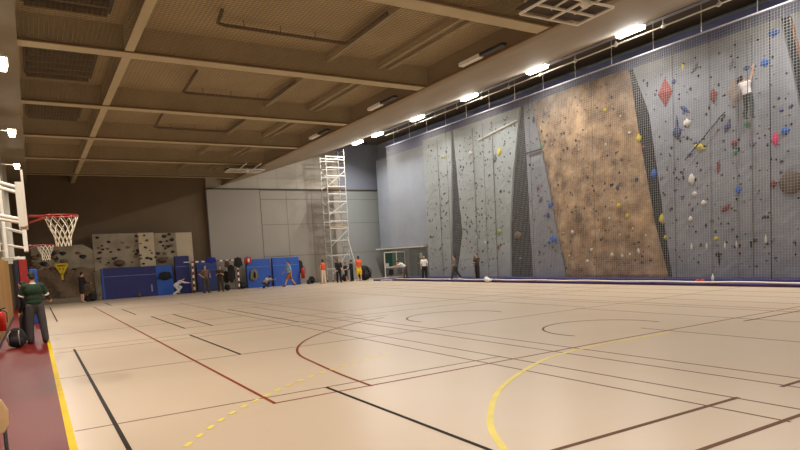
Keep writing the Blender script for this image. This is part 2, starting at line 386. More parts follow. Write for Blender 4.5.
# small white fixtures at the edge of the coffers
for i, (x, y) in enumerate(((11.55, 14.3), (11.5, 20.0), (11.5, 25.7))):
    t = thing('ceiling_fixture', ['small pale box fixture at the edge of the nearest ceiling bay', 'small pale box fixture at the edge of the second ceiling bay', 'small pale box fixture at the edge of the third ceiling bay'][i], 'light fixture', (x, y, ZB - .06), 0, 'unlit fixtures at the soffit edge')
    bx(-.09, .09, -.5, .45, 0, .1).build('body', M['white'], t); bx(-.08, .08, -1.5, -.52, .02, .1).build('tray', M['dark'], t)

# folded-up backboards under the ceiling
def folded(name, x, y, rz, lab, s=1.0):
    t = thing(name, lab, 'backboard frame', (x, y, 7.1), rz, 'frames folded up under the ceiling')
    fm = MB()
    w, h = 1.8 * s, 1.1 * s
    for a, b in (((0, 0), (w, 0)), ((w, 0), (w, h)), ((w, h), (0, h)), ((0, h), (0, 0)), ((w * .5, 0), (w * .5, h)), ((0, h * .5), (w, h * .5))):
        fm.tube([(a[0], a[1], 0), (b[0], b[1], 0)], .035, 6)
    fm.build('frame', M['white'], t)
    ar = MB(); ar.tube([(w * .3, h * .6, .02), (w * .3, -h * 1.2, .1)], .03, 6); ar.tube([(w * .7, h * .6, .02), (w * .7, -h * 1.2, .1)], .03, 6); ar.build('arm', M['white'], t)
    MB().ell((w * .5, 0, -.05), (.12, .1, .12), 8, 6).build('hinge', M['white'], t, True)
    bx(-.1, w + .1, .25 * s, h, .08, .11).build('board', mat('board_dark', (70, 58, 46), .7), t)
    for xx in (w * .1, w * .9): MB().tube([(xx, h, 0), (xx, h, .35)], .02, 5).build('hanger', M['white'], t)
    return t
folded('folded_backboard', 9.9, 9.35, R(-2), 'white tubular backboard frame folded up under the ceiling, near the lamps')
folded('folded_backboard', 9.9, 33.9, R(-3), 'distant white backboard frame folded up under the ceiling near far wall', 1.1)

# ------------------------------------------------------------------ climbing wall
XW = 23.3
TOPZ = 9.42
def terrain(x, y, k):
    return (sin(y * 1.3 + k) * .5 + sin(x * .9 + k * 2.3) * .5) * .5
def climbing_panel(name, label, left, right, m, depth=.0, rough=.02, z0=.15, z1=TOPZ, k=0):
    """left/right: functions z -> Y of the two edges; left is the far edge (greater Y)"""
    t = thing(name, label, 'climbing wall', (XW, (left(z0) + right(z0)) / 2, z0), 0, 'panels of the tall climbing wall')
    y0 = t.location.y
    nz = 46; ny = max(4, int((left(z0) - right(z0)) / .25)); rnd = random.Random(k)
    off = [[0] * (ny + 1) for _ in range(nz + 1)]
    for i in range(nz + 1):
        for j in range(ny + 1):
            z = z0 + (z1 - z0) * i / nz; y = left(z) + (right(z) - left(z)) * j / ny
            off[i][j] = -depth * sin(pi * min(1, max(0, j / ny))) ** .5 - rough * (1.6 * terrain(y, z, k) + rnd.uniform(-.5, .5))
    vs = []
    for i in range(nz + 1):
        z = z0 + (z1 - z0) * i / nz
        for j in range(ny + 1):
            y = left(z) + (right(z) - left(z)) * j / ny; vs.append((off[i][j], y - y0, z - z0))
    fs = []; N = ny + 1
    for i in range(nz):
        for j in range(ny): fs.append((i * N + j, i * N + j + 1, (i + 1) * N + j + 1, (i + 1) * N + j))
    # thickness
    base = len(vs)
    for (x, y, z) in list(vs[:base]): vs.append((.6, y, z))
    for i in range(nz):
        for j in (0, ny): a = i * N + j; b = a + N; fs.append((a, b, b + base, a + base))
    for j in range(ny):
        for i in (0, nz): a = i * N + j; b = a + 1; fs.append((a, b, b + base, a + base))
    MB().add(vs, fs).build('board', m, t, k == 4)
    def surf(y, z):
        fy = (left(z) - y) / max(.01, left(z) - right(z)); return -depth * sin(pi * min(1, max(0, fy))) ** .5 - rough * 1.6 * terrain(y, z, k)
    return t, y0, z0, surf
def lerp(tab):
    def f(z):
        if z <= tab[0][0]: return tab[0][1]
        for (a, ya), (b, yb) in zip(tab, tab[1:]):
            if z <= b: return ya + (yb - ya) * (z - a) / (b - a)
        return tab[-1][1]
    return f
def const(v): return lambda z: v
f1L = lerp([(0, 31.85), (4, 31.45), (9.5, 31.05)]); f1R = lerp([(0, 31.2), (3, 30.35), (5, 30.55), (9.5, 30.85)])
f2L = lerp([(0, 26.1), (3, 25.95), (6.1, 25.5), (9.5, 24.75)]); f2R = lerp([(0, 24.25), (9.5, 24.5)])
tL = lerp([(0, 21.85), (2.9, 22.43), (5.8, 23.07), (9.5, 23.85)]); tR = lerp([(0, 16.05), (2.5, 16.7), (6.7, 17.45), (9.5, 17.85)])
f3R = lerp([(0, 15.83), (2.4, 16.15), (7.3, 16.8), (9.5, 17.62)])
f4L = lerp([(0, 10.0), (6, 10.8), (7.7, 11.1), (9.5, 11.5)]); f4R = lerp([(0, 9.4), (6, 10.2), (7.7, 10.75), (9.5, 11.15)])
HC = {'black': (30, 28, 30), 'blue': (38, 92, 176), 'navy': (48, 58, 104), 'red': (122, 52, 54), 'yellow': (206, 190, 50), 'green': (64, 130, 92), 'white': (214, 208, 200),
      'pink': (206, 56, 110), 'grey': (98, 98, 104), 'brown': (112, 84, 62), 'lime': (130, 170, 60), 'lav': (112, 104, 140)}
def hmat(c): return mat('hold_' + c, HC[c], .7, .05, 6)
HB = {}
def hold_mesh(kind, c):
    key = (kind, c)
    if key in HB: return HB[key]
    mb = MB(); rn = random.Random(hash(kind) % 7 + 3 if False else len(kind))
    mb.ell((0, 0, 0), (1, 1, 1), 8, 5)
    vs = [Vector(v) for v in mb.v]
    for i, v in enumerate(vs): vs[i] = v * (1 + .22 * sin(v.y * 5 + v.z * 3 + len(kind)) + .1 * sin(v.z * 9))
    me = bpy.data.meshes.new('climbing_hold'); me.from_pydata([tuple(v) for v in vs], [], mb.f); me.update(); me.materials.append(hmat(c))
    for p in me.polygons: p.use_smooth = True
    HB[key] = me; return me
def hold(t, y0, z0, surf, y, z, ry, rz_, c, rot_=0, kind='round'):
    o = bpy.data.objects.new('climbing_hold', hold_mesh(kind, c)); C.objects.link(o); o.parent = t
    k = .85 if max(ry, rz_) > .1 else 1
    ry *= k; rz_ *= k
    o.scale = (min(ry, rz_) * .7, ry, rz_); o.location = (surf(y, z), y - y0, z - z0); o.rotation_euler = (rot_, 0, 0)
    return o
def scatter(P, left, right, n, cols, seed, big=(), sz=(.024, .064), zmax=9.1):
    t, y0, z0, surf = P; rn = random.Random(seed)
    for b in big: hold(t, y0, z0, surf, *b)
    nb = 95 - len(big); rest = MB(); restc = None
    for i in range(n):
        z = rn.uniform(.6, zmax); y = rn.uniform(right(z) + .12, left(z) - .12); s = rn.uniform(*sz); c = rn.choice(cols)
        if i < nb: hold(t, y0, z0, surf, y, z, s * rn.uniform(.7, 1.5), s * rn.uniform(.7, 1.4), c, rn.uniform(-1, 1), rn.choice(('a', 'bb', 'ccc')))
        else: rest.ell((surf(y, z), y - y0, z - z0), (s * .6, s, s * rn.uniform(.7, 1.3)), 6, 4)
    if rest.v: rest.build('small_climbing_holds', hmat('black'), t, kind='stuff')
far = climbing_panel('climbing_panel', 'narrow olive-grey climbing panel at the far end of the wall', const(34.3), f1L, M['climb2'], k=1)
scatter(far, const(34.3), f1L, 120, ['black', 'black', 'grey', 'brown'], 1, [(31.92, 7.92, .16, .12, 'yellow'), (32.9, 2.0, .12, .09, 'brown')])
mid = climbing_panel('climbing_panel', 'broad pale grey climbing panel dotted with small dark holds', f1R, f2L, M['climb2'], k=2)
scatter(mid, f1R, f2L, 260, ['black', 'black', 'black', 'grey', 'brown', 'navy'], 2,
        [(26.58, 7.32, .17, .28, 'yellow', .5), (29.23, 7.71, .22, .14, 'white'), (26.87, 2.79, .24, .17, 'lime', .2), (27.02, 1.93, .14, .17, 'brown'), (27.0, 7.0, .2, .25, 'grey', .4), (28.2, 2.2, .1, .12, 'white'), (29.6, 3.3, .12, .1, 'navy'), (29.0, 2.6, .09, .12, 'white'), (26.6, 5.1, .12, .1, 'navy')])
slim = climbing_panel('climbing_panel', 'slim grey climbing panel between the charcoal recess and the tan rock', f2R, tL, M['climb'], k=3)
scatter(slim, f2R, tL, 50, ['black', 'grey', 'navy', 'brown'], 3,
        [(23.2, 7.08, .12, .24, 'green'), (22.75, 3.94, .18, .2, 'blue'), (22.95, 3.4, .16, .16, 'navy'), (22.65, 2.15, .28, .2, 'blue', .5), (22.95, 2.0, .12, .1, 'blue'), (23.75, 8.5, .1, .2, 'navy'), (23.6, 4.9, .1, .14, 'red'), (23.45, 4.3, .14, .2, 'grey', .7)])
tan = climbing_panel('rock_panel', 'big tan rock textured climbing panel', tL, tR, M['rock'], .22, .1, k=4)
scatter(tan, tL, tR, 230, ['black', 'brown', 'white', 'brown', 'grey'], 4,
        [(17.36, 6.33, .13, .2, 'yellow'), (18.31, 3.46, .13, .14, 'yellow'), (17.89, 2.97, .1, .12, 'yellow'), (18.77, 1.23, .1, .12, 'white'), (18.21, 1.17, .1, .12, 'white'), (17.4, 1.35, .1, .16, 'white'), (17.45, 4.55, .1, .1, 'navy'), (18.4, 4.3, .1, .14, 'navy'), (18.9, 7.9, .12, .1, 'yellow')], sz=(.02, .07))
big = climbing_panel('climbing_panel', 'widest grey climbing panel, with the climber and the red diamond', f3R, f4L, M['climb'], k=5)
scatter(big, f3R, f4L, 260, ['black', 'navy', 'grey', 'brown', 'red', 'navy', 'black', 'lav'], 5,
        [(13.93, 7.3, .17, .3, 'red'), (15.16, 7.09, .3, .1, 'navy', .7), (15.49, 6.2, .22, .3, 'navy'), (15.5, 6.45, .08, .5, 'navy'), (14.54, 5.45, .3, .14, 'yellow', .5), (14.97, 5.25, .14, .1, 'lav'),
         (14.9, 4.2, .16, .26, 'white'), (11.3, 5.43, .17, .16, 'blue'), (11.68, 8.95, .25, .17, 'blue', .2), (11.98, 8.0, .2, .16, 'blue'), (11.64, 5.2, .14, .3, 'pink'), (13.12, 5.34, .17, .14, 'red'), (13.77, 4.54, .08, .3, 'red', .1),
         (14.78, 3.6, .1, .1, 'white'), (14.4, 3.2, .13, .12, 'white'), (14.97, 2.6, .09, .1, 'white'), (12.99, 3.55, .13, .18, 'blue'), (13.5, 2.9, .26, .12, 'red', -.6), (12.45, 5.2, .16, .1, 'lav'),
         (13.09, 5.0, .1, .1, 'green'), (13.4, 6.0, .14, .22, 'navy', .5), (12.67, 5.95, .12, .12, 'green'), (11.72, 3.6, .14, .16, 'red'), (15.2, 6.95, .06, .06, 'blue'), (15.05, 6.5, .18, .18, 'white'),
         (13.82, 1.1, .16, .13, 'black'), (13.78, .85, .06, .25, 'black'), (14.1, 6.9, .05, .08, 'black'), (12.4, 1.6, .12, .08, 'black'), (12.53, 1.51, .09, .06, 'black'), (13.2, 8.3, .1, .26, 'grey', .4),
         (15.2, 8.8, .06, .18, 'yellow'), (14.7, 8.6, .12, .25, 'grey', .7), (13.9, 1.75, .1, .07, 'yellow'), (14.95, 1.45, .05, .16, 'white'), (14.3, 1.45, .05, .16, 'white'), (13.55, 1.45, .05, .18, 'white'), (13.1, 1.45, .05, .18, 'white'), (12.0, 1.6, .05, .2, 'white'), (12.65, 8.0, .14, .1, 'navy'), (15.6, 8.3, .1, .1, 'navy')])
# the red diamond volume
MB().add([(-.25, 0, 0), (0, .34, 0), (0, 0, .62), (0, -.34, 0), (0, 0, -.6)], [(0, 1, 2), (0, 2, 3), (0, 3, 4), (0, 4, 1), (1, 4, 3, 2)]).build('diamond_volume', mat('volume_red', (150, 62, 58), .8, .1, 5), big[0]).location = (-.03, 16.0 - big[1], 7.95 - big[2])
dk = MB().ell((0, 0, 0), (.04, .36, .46), 16, 8).build('round_patch', mat('patch_tan', (140, 126, 120), .9, .1, 3), big[0], True); dk.location = (0, 13.02 - big[1], 7.3 - big[2])
last = climbing_panel('climbing_panel', 'grey climbing panel at the right edge beyond the slanted gap', f4R, const(5.0), M['climb'], k=6)
scatter(last, f4R, const(5.0), 110, ['black', 'navy', 'red', 'grey'], 6, [(10.6, 1.4, .2, .3, 'black'), (10.55, 2.15, .3, .1, 'pink'), (10.6, 4.8, .1, .2, 'navy')])
# brown edge of the last panel, round tan volume left of it
MB().tube([(-.02, f4R(z) - last[1], z - last[2]) for z in (.3, 3, 6, 7.7, 9.3)], .045, 6).build('brown_edge', mat('edge_brown', (120, 84, 50), .8), last[0])
MB().ell((0, 0, 0), (.12, .42, .42), 16, 8).build('round_volume', mat('volume_brown', (104, 90, 82), .9, .1, 4), big[0], True).location = (-.02, 11.1 - big[1], 3.6 - big[2])
# charcoal recessed panels
for nm, L_, R_, lab in (('recess_panel', f1L, f1R, 'narrow charcoal recess between two far pale grey climbing panels'), ('recess_panel', f2L, f2R, 'wide charcoal recess left of the slim grey panel'),
                        ('recess_panel', tR, f3R, 'slanted charcoal recess along the right edge of the tan rock'), ('recess_panel', f4L, f4R, 'charcoal gap by the right edge of the picture')):
    z0 = .15; t = thing(nm, lab, 'climbing wall', (XW + .12, L_(z0), z0), 0, 'recesses of the climbing wall')
    zs = [z0 + (TOPZ - z0) * i / 20 for i in range(21)]; vs = []; fs = []
    for z in zs: vs += [(0, L_(z) - L_(z0) + .0, z - z0), (0, R_(z) - L_(z0), z - z0), (.5, L_(z) - L_(z0), z - z0), (.5, R_(z) - L_(z0), z - z0)]
    for i in range(20): a = i * 4; fs += [(a, a + 1, a + 5, a + 4), (a + 2, a + 6, a + 7, a + 3), (a, a + 4, a + 6, a + 2), (a + 1, a + 3, a + 7, a + 5)]
    fs += [(0, 2, 3, 1), (80, 81, 83, 82)]
    MB().add(vs, fs).build('board', M['fissure'], t)
    if L_ is f2L:
        for (y, z, c, s) in ((25.45, 2.5, 'brown', .3), (25.3, 1.2, 'grey', .1)):
            o = bpy.data.objects.new('climbing_hold', hold_mesh('round', c)); C.objects.link(o); o.parent = t; o.scale = (.1, s, s * .7); o.location = (0, y - L_(z0), z - z0)
    if L_ is tR:
        for (y, z, c, s) in ((16.71, 4.68, 'blue', .15), (16.35, 2.7, 'yellow', .16), (16.2, 1.9, 'yellow', .08), (17.2, 5.9, 'red', .06)):
            o = bpy.data.objects.new('climbing_hold', hold_mesh('round', c)); C.objects.link(o); o.parent = t; o.scale = (.1, s, s * 1.3); o.location = (0, y - L_(z0), z - z0)
# seams: thin dark strips standing on the boards
for P, ys_ in ((mid, (28.9, 27.1)), (far, (32.6,)), (tan, (20.0, 18.3)), (big, (13.0, 12.45))):
    for y in ys_: bx(-.05, -.02 if P is not tan else .0, y - P[1] - .008, y - P[1] + .008, .05, 9.0).build('seam_strip', mat('panel_joint', (92, 92, 92), .9), P[0])
MB().tube([(-.12, 15.11 - big[1], 5.02 - big[2]), (-.12, 13.42 - big[1], 6.57 - big[2])], .025, 5).build('diagonal_rope', M['rope'], big[0])
MB().tube([(-.1, 28.32 - mid[1], 8.32 - mid[2]), (-.1, 24.95 - mid[1], 8.74 - mid[2])], .045, 6).build('pale_batten', M['white'], mid[0])
MB().tube([(-.1, 24.3 - slim[1], 6.84 - slim[2]), (-.1, 23.2 - slim[1], 6.9 - slim[2])], .05, 6).build('dark_strap', M['rope'], slim[0])
gb = MB().box(XW + .1, 24.1, 34.3, 41.9, .26, 9.42).build('block_panel', M['greywall']); gb.location = (0, 0, 0)
bpy.data.objects.remove(gb)
tag(MB().box(23.9, 24.08, 34.35, 41.9, 2.4, 9.3).build('net_curtain_panel', mat('pale_blue_board', (146, 154, 168), .8, .05, .8)), 'smooth pale blue-grey board above the door at the far end', 'wall panel')

# crash mats --------------------------------------------------------
labs = ['under the widest grey panel at the right', 'under the tan rock panel', 'at the foot of the slim grey panel', 'under the broad pale panel', 'at the far end near the door']
edges = [(4.0, 15.6), (15.65, 22.2), (22.25, 26.1), (26.15, 31.0), (31.05, 36.4)]
for i, ((a, b), lb) in enumerate(zip(edges, labs)):
    t = thing('crash_mat', 'purple crash mat ' + lb, 'mat', (22.4, (a + b) / 2, 0), 0, 'crash mats along the climbing wall')
    h = (b - a) / 2
    MB().prism([(-.87, 0), (.85, 0), (.85, .2), (.05, .2), (0, .1), (-.87, .1)], lambda a, b: (a, -h, b), lambda a, b: (a, h, b)).build('mat_body', M['mat_p'], t, bevel=.02)
    bx(-.885, -.86, -h + .05, h - .05, .015, .035).build('dark_piping', M['padn'], t)
t = thing('crash_mat', 'low purple mat on the floor beside the green board trolley', 'mat', (21.9, 37.5, 0)); bx(-1.0, 1.3, -.5, .5, 0, .12).build('mat_body', M['mat_p'], t, bevel=.02); bx(-.98, 1.28, -.53, -.49, .04, .09).build('pale_strip', M['white'], t)

# ------------------------------------------------------------------ scaffold tower
t = thing('scaffold_tower', 'tall aluminium scaffold tower against the far wall', 'scaffold', (19.08, 40.9, 0))
Wd, Dp, Hh = 1.5, 1.0, 9.9
for x in (0, Wd):
    for y in (0, Dp):
        MB().tube([(x, y, .12), (x, y, 9.4 if x == 0 else Hh)], .032, 6).build('post', M['alu'], t)
        c_ = MB().tube([(x, y, .15), (x, y, .1)], .05, 8); c_.ell((x, y, .07), (.03, .07, .07), 10, 6).build('castor', M['dark'], t)
for x, top_ in ((0, 9.3), (Wd, 9.8)):
    z = .5
    while z < top_:
        MB().tube([(x, 0, z), (x, Dp, z)], .022, 5).build('end_rung', M['alu'], t); z += .42
for z in (1.0, 2.0, 3.1, 4.0, 4.55, 5.2, 6.0, 6.55, 7.1, 7.9, 8.5, 9.1, 9.3):
    MB().tube([(0, 0, z), (Wd, 0, z)], .045, 5).build('ledger', M['alu'], t)
    MB().tube([(0, Dp, z), (Wd, Dp, z)], .03, 5).build('ledger', M['alu'], t)
for a, b in ((.6, 2.4), (2.7, 3.9), (5.0, 6.0), (7.1, 8.3)):
    MB().tube([(0, -.03, a), (Wd, -.03, b)], .026, 5).build('diagonal_brace', M['alu'], t)
    MB().tube([(0, Dp + .03, b), (Wd, Dp + .03, a)], .026, 5).build('diagonal_brace', M['alu'], t)
for z in (4.1, 7.0): bx(.05, Wd - .05, .05, Dp - .05, z, z + .05).build('deck', M['wood'], t)
t = thing('white_pole', 'white pole leaning against the scaffold tower', 'pole', (21.25, 40.75, 0)); MB().tube([(0, 0, 0), (-.82, .1, 3.35)], .045, 6).build('pole', M['white'], t); MB().tube([(0, 0, 0), (.015, 0, .06)], .06, 8).build('foot', M['dark'], t)

# ------------------------------------------------------------------ boulder wall at the far left
t = thing('bouldering_wall', 'low tan bouldering wall behind the blue mats', 'climbing wall', (0, 42.2, 0))
def flat(poly, y, d, m, name='board'):
    return MB().prism(poly, lambda a, b: (a, y + .12 * (b < .1), b), lambda a, b: (a, y + d, b)).build(name, m, t)
flat([(.0, .3), (3.35, .3), (3.35, 3.15), (2.8, 3.5), (.0, 3.5)], .05, .8, M['boulder'])
flat([(3.35, .1), (6.0, .1), (6.0, 4.12), (3.35, 4.12)], .0, .8, M['boulder'])
flat([(6.0, .1), (6.95, .1), (6.95, 4.12), (6.0, 4.12)], -.12, .9, M['boulder_l'])
flat([(6.98, .1), (8.35, .1), (8.35, 4.08), (6.98, 4.08)], .0, .8, M['boulder'])
flat([(8.35, .1), (9.4, .1), (9.4, 4.08), (8.35, 4.08)], .05, .8, M['boulder_l'])
bmB = MB(); rn = random.Random(5); ny = 26
vs = []; fs = []
for i in range(15):
    for j in range(ny):
        x = .1 + 3.1 * j / (ny - 1); z_ = .2 + 1.75 * i / 14; e = min(1, (14 - i) / 4); vs.append((x, -.05 - .3 * e * (.6 + .4 * sin(x * 4 + z_ * 3)) + rn.uniform(-.03, .03), z_ + .12 * sin(x * 3)))
for i in range(14):
    for j in range(ny - 1): fs.append((i * ny + j, i * ny + j + 1, (i + 1) * ny + j + 1, (i + 1) * ny + j))
bmB.add(vs, fs).box(.1, 3.2, 0, .06, .2, 1.8).build('rock_base', M['boulder_d'], t)
rn = random.Random(9)
for i in range(95):
    if i < 30: x = rn.uniform(.1, 3.2); z_ = rn.uniform(1.7, 3.1); y = .03; s = rn.uniform(.06, .16); c = rn.choice(['brown', 'brown', 'black'])
    else:
        x = rn.uniform(3.5, 8.2); z_ = rn.uniform(2.1, 4.0); y = -.02 if not 6.0 < x < 6.95 else -.14; s = rn.uniform(.035, .08); c = rn.choice(['black', 'black', 'brown'])
        if x > 7: s *= 1.3
    o = bpy.data.objects.new('climbing_hold', hold_mesh('a', c)); C.objects.link(o); o.parent = t; o.scale = (s * 1.4, s * .8, s); o.location = (x, y, z_)
for x, z_, s in ((4.75, 2.25, .34), (7.35, 2.3, .3)): MB().ell((x, -.12, z_), (s, .25, s * .6), 10, 7).build('rock_volume', mat('volume_dark', (92, 72, 56), .9, .1, 4), t, True)
yr = MB()
for a, b in (((1.16, 2.33), (1.84, 2.33)), ((1.84, 2.33), (1.5, 1.7)), ((1.5, 1.7), (1.16, 2.33)), ((1.3, 2.15), (1.7, 2.15)), ((1.5, 2.1), (1.5, 1.4))): yr.tube([(a[0], -.42, a[1]), (b[0], -.42, b[1])], .07, 6)
yr.build('yellow_bracket', mat('bracket_yellow', (206, 178, 24), .6), t)
tag(bx(.2, 3.5, 41.1, 41.8, 0, .28).build('plinth_mat', M['kerb'], bevel=.03), 'low grey mat along the foot of the bouldering wall', 'mat')

# ------------------------------------------------------------------ blue mats
def slab(name, lab, x0, x1, z1, y, m, th=.3, lean=.12, cat='mat', grp='blue mats standing along the far wall', extra=None):
    o = thing(name, lab, cat, ((x0 + x1) / 2, y, 0), 0, grp); o.rotation_euler = (-math.atan2(lean, z1), 0, 0)
    h = (x1 - x0) / 2
    bx(-h, h, 0, th, 0.0, z1).build('mat_body', m, o, bevel=.03)
    bx(-h + .02, h - .02, -.006, .0, z1 * .72, z1 * .72 + .02).build('stitching', M['seamw'], o)
    if extra: extra(o, h)
    return o
def ex1(o, h):
    bx(h - 1.02, h + .004, -.01, .31, .01, 1.94).build('bright_cover', M['mat_b'], o)
    bx(.72, .8, -.02, -.006, .3, .75).build('pale_label', M['seamw'], o)
    bx(-h, -h + .12, -.012, .31, .01, 1.94).build('blue_edge', M['mat_m'], o)
slab('crash_mat', 'long navy mat on its edge with a bright blue right end', 3.62, 7.85, 1.95, 41.55, M['mat_n'], .35, extra=ex1)
def ex2(o, h): bx(.1, .45, -.012, -.002, 2.05, 2.1).build('brand_label', M['paper'], o)
slab('crash_mat', 'tall narrow navy mat left of the striped goal', 8.05, 8.98, 2.5, 41.6, M['mat_n'], extra=ex2)
slab('crash_mat', 'royal blue mat inside the striped goal', 9.6, 11.0, 2.05, 42.45, M['mat_m'], lean=.05)
slab('crash_mat', 'bright blue mat right of the goal, with jacket hung on it', 12.95, 14.72, 2.05, 42.0, M['mat_b'])
slab('crash_mat', 'bright blue mat behind the walking player in light blue', 14.84, 16.9, 2.08, 41.9, M['mat_b'])
# fire extinguisher-like red thing at its right edge
def extinguisher(x, y, z, lab, s=1.0):
    t = thing('fire_extinguisher', lab, 'fire extinguisher', (x, y, z))
    MB().tube([(0, 0, .0), (0, 0, .38 * s), (0, 0, .44 * s), (0, 0, .48 * s)], [.085 * s, .085 * s, .06 * s, .03 * s], 12).build('cylinder', M['redbox'], t, True)
    MB().tube([(0, 0, .48 * s), (0, 0, .53 * s)], .025 * s, 8).tube([(-.02, 0, .53 * s), (.1 * s, 0, .56 * s)], .014 * s, 6).build('valve', M['dark'], t)
    MB().tube([(.04 * s, 0, .5 * s), (.12 * s, 0, .44 * s), (.11 * s, 0, .2 * s)], .012 * s, 6).build('hose', M['dark'], t, True)
    return t
extinguisher(16.98, 41.6, .45, 'small red fire extinguisher at the right edge of the blue mats', 1.6)

# ------------------------------------------------------------------ handball goal
t = thing('handball_goal', 'handball goal with dark red and white striped posts', 'goal', (9.08, 41.3, 0))
def stripe_mat(axis):
    m = bpy.data.materials.new('goal_stripes_' + axis); m.use_nodes = True; nt = m.node_tree; b = nt.nodes['Principled BSDF']; b.inputs['Roughness'].default_value = .5
    tc = nt.nodes.new('ShaderNodeTexCoord'); sx = nt.nodes.new('ShaderNodeSeparateXYZ'); nt.links.new(tc.outputs['Object'], sx.inputs[0])
    a = nt.nodes.new('ShaderNodeMath'); a.operation = 'MULTIPLY'; a.inputs[1].default_value = 2.5; nt.links.new(sx.outputs[axis.upper()], a.inputs[0])
    f = nt.nodes.new('ShaderNodeMath'); f.operation = 'FRACT'; nt.links.new(a.outputs[0], f.inputs[0])
    g = nt.nodes.new('ShaderNodeMath'); g.operation = 'GREATER_THAN'; g.inputs[1].default_value = .5; nt.links.new(f.outputs[0], g.inputs[0])
    mx = nt.nodes.new('ShaderNodeMix'); mx.data_type = 'RGBA'; nt.links.new(g.outputs[0], mx.inputs[0])
    mx.inputs[6].default_value = (*s2l((108, 22, 22)), 1); mx.inputs[7].default_value = (*s2l((225, 220, 212)), 1); nt.links.new(mx.outputs[2], b.inputs['Base Color'])
    return m
bx(-.05, .05, -.04, .04, 0, 2.1).build('post', stripe_mat('z'), t); bx(2.97, 3.07, -.04, .04, 0, 2.1).build('post', bpy.data.materials['goal_stripes_z'], t)
bx(.05, 2.97, -.04, .04, 2.01, 2.1).build('crossbar', stripe_mat('x'), t)
fr = MB()
for x in (0, 3.02): fr.tube([(x, 0, 2.0), (x, .6, 1.95), (x, .95, .1), (x, 0, .04)], .02, 6)
fr.tube([(0, .95, .06), (3.02, .95, .06)], .02, 6); fr.build('back_frame', M['dark'], t)
net_mesh((0, .78, .05), (1, 0, 0), (0, .0, 1), 27, 18, .11, .105, .014).build('net', mat('goal_net', (92, 78, 60), .9), t, solidfix=False)

# ------------------------------------------------------------------ people
def remesh_object(mb, name, m, parent, vox, smooth_it=4):
    me = bpy.data.meshes.new(name); me.from_pydata(mb.v, [], mb.f); me.update()
    bm = bmesh.new(); bm.from_mesh(me); bmesh.ops.recalc_face_normals(bm, faces=bm.faces); bm.to_mesh(me); bm.free()
    o = bpy.data.objects.new(name, me); C.objects.link(o)
    r = o.modifiers.new('r', 'REMESH'); r.mode = 'VOXEL'; r.voxel_size = vox; r.use_smooth_shade = True
    s = o.modifiers.new('s', 'SMOOTH'); s.iterations = smooth_it; s.factor = .5
    dg = bpy.context.evaluated_depsgraph_get(); dg.update()
    me2 = bpy.data.meshes.new_from_object(o.evaluated_get(dg)); me2.name = name
    o.modifiers.clear(); o.data = me2; me2.materials.clear(); me2.materials.append(m)
    for p in me2.polygons: p.use_smooth = True
    if parent: o.parent = parent
    return o
def limb(mb, a, b, ra, rb, n=10):
    a = Vector(a); b = Vector(b); k = 5
    mb.tube([a + (b - a) * i / k for i in range(k + 1)], [ra + (rb - ra) * i / k for i in range(k + 1)], n); mb.ell(a, ra * 1.0, n, 6); mb.ell(b, rb * 1.0, n, 6)
def dirv(p, ab=0, s=1):          # pitch forward from straight down, abduction to side s
    return Vector((sin(ab) * s, sin(p) * cos(ab), -cos(p) * cos(ab)))
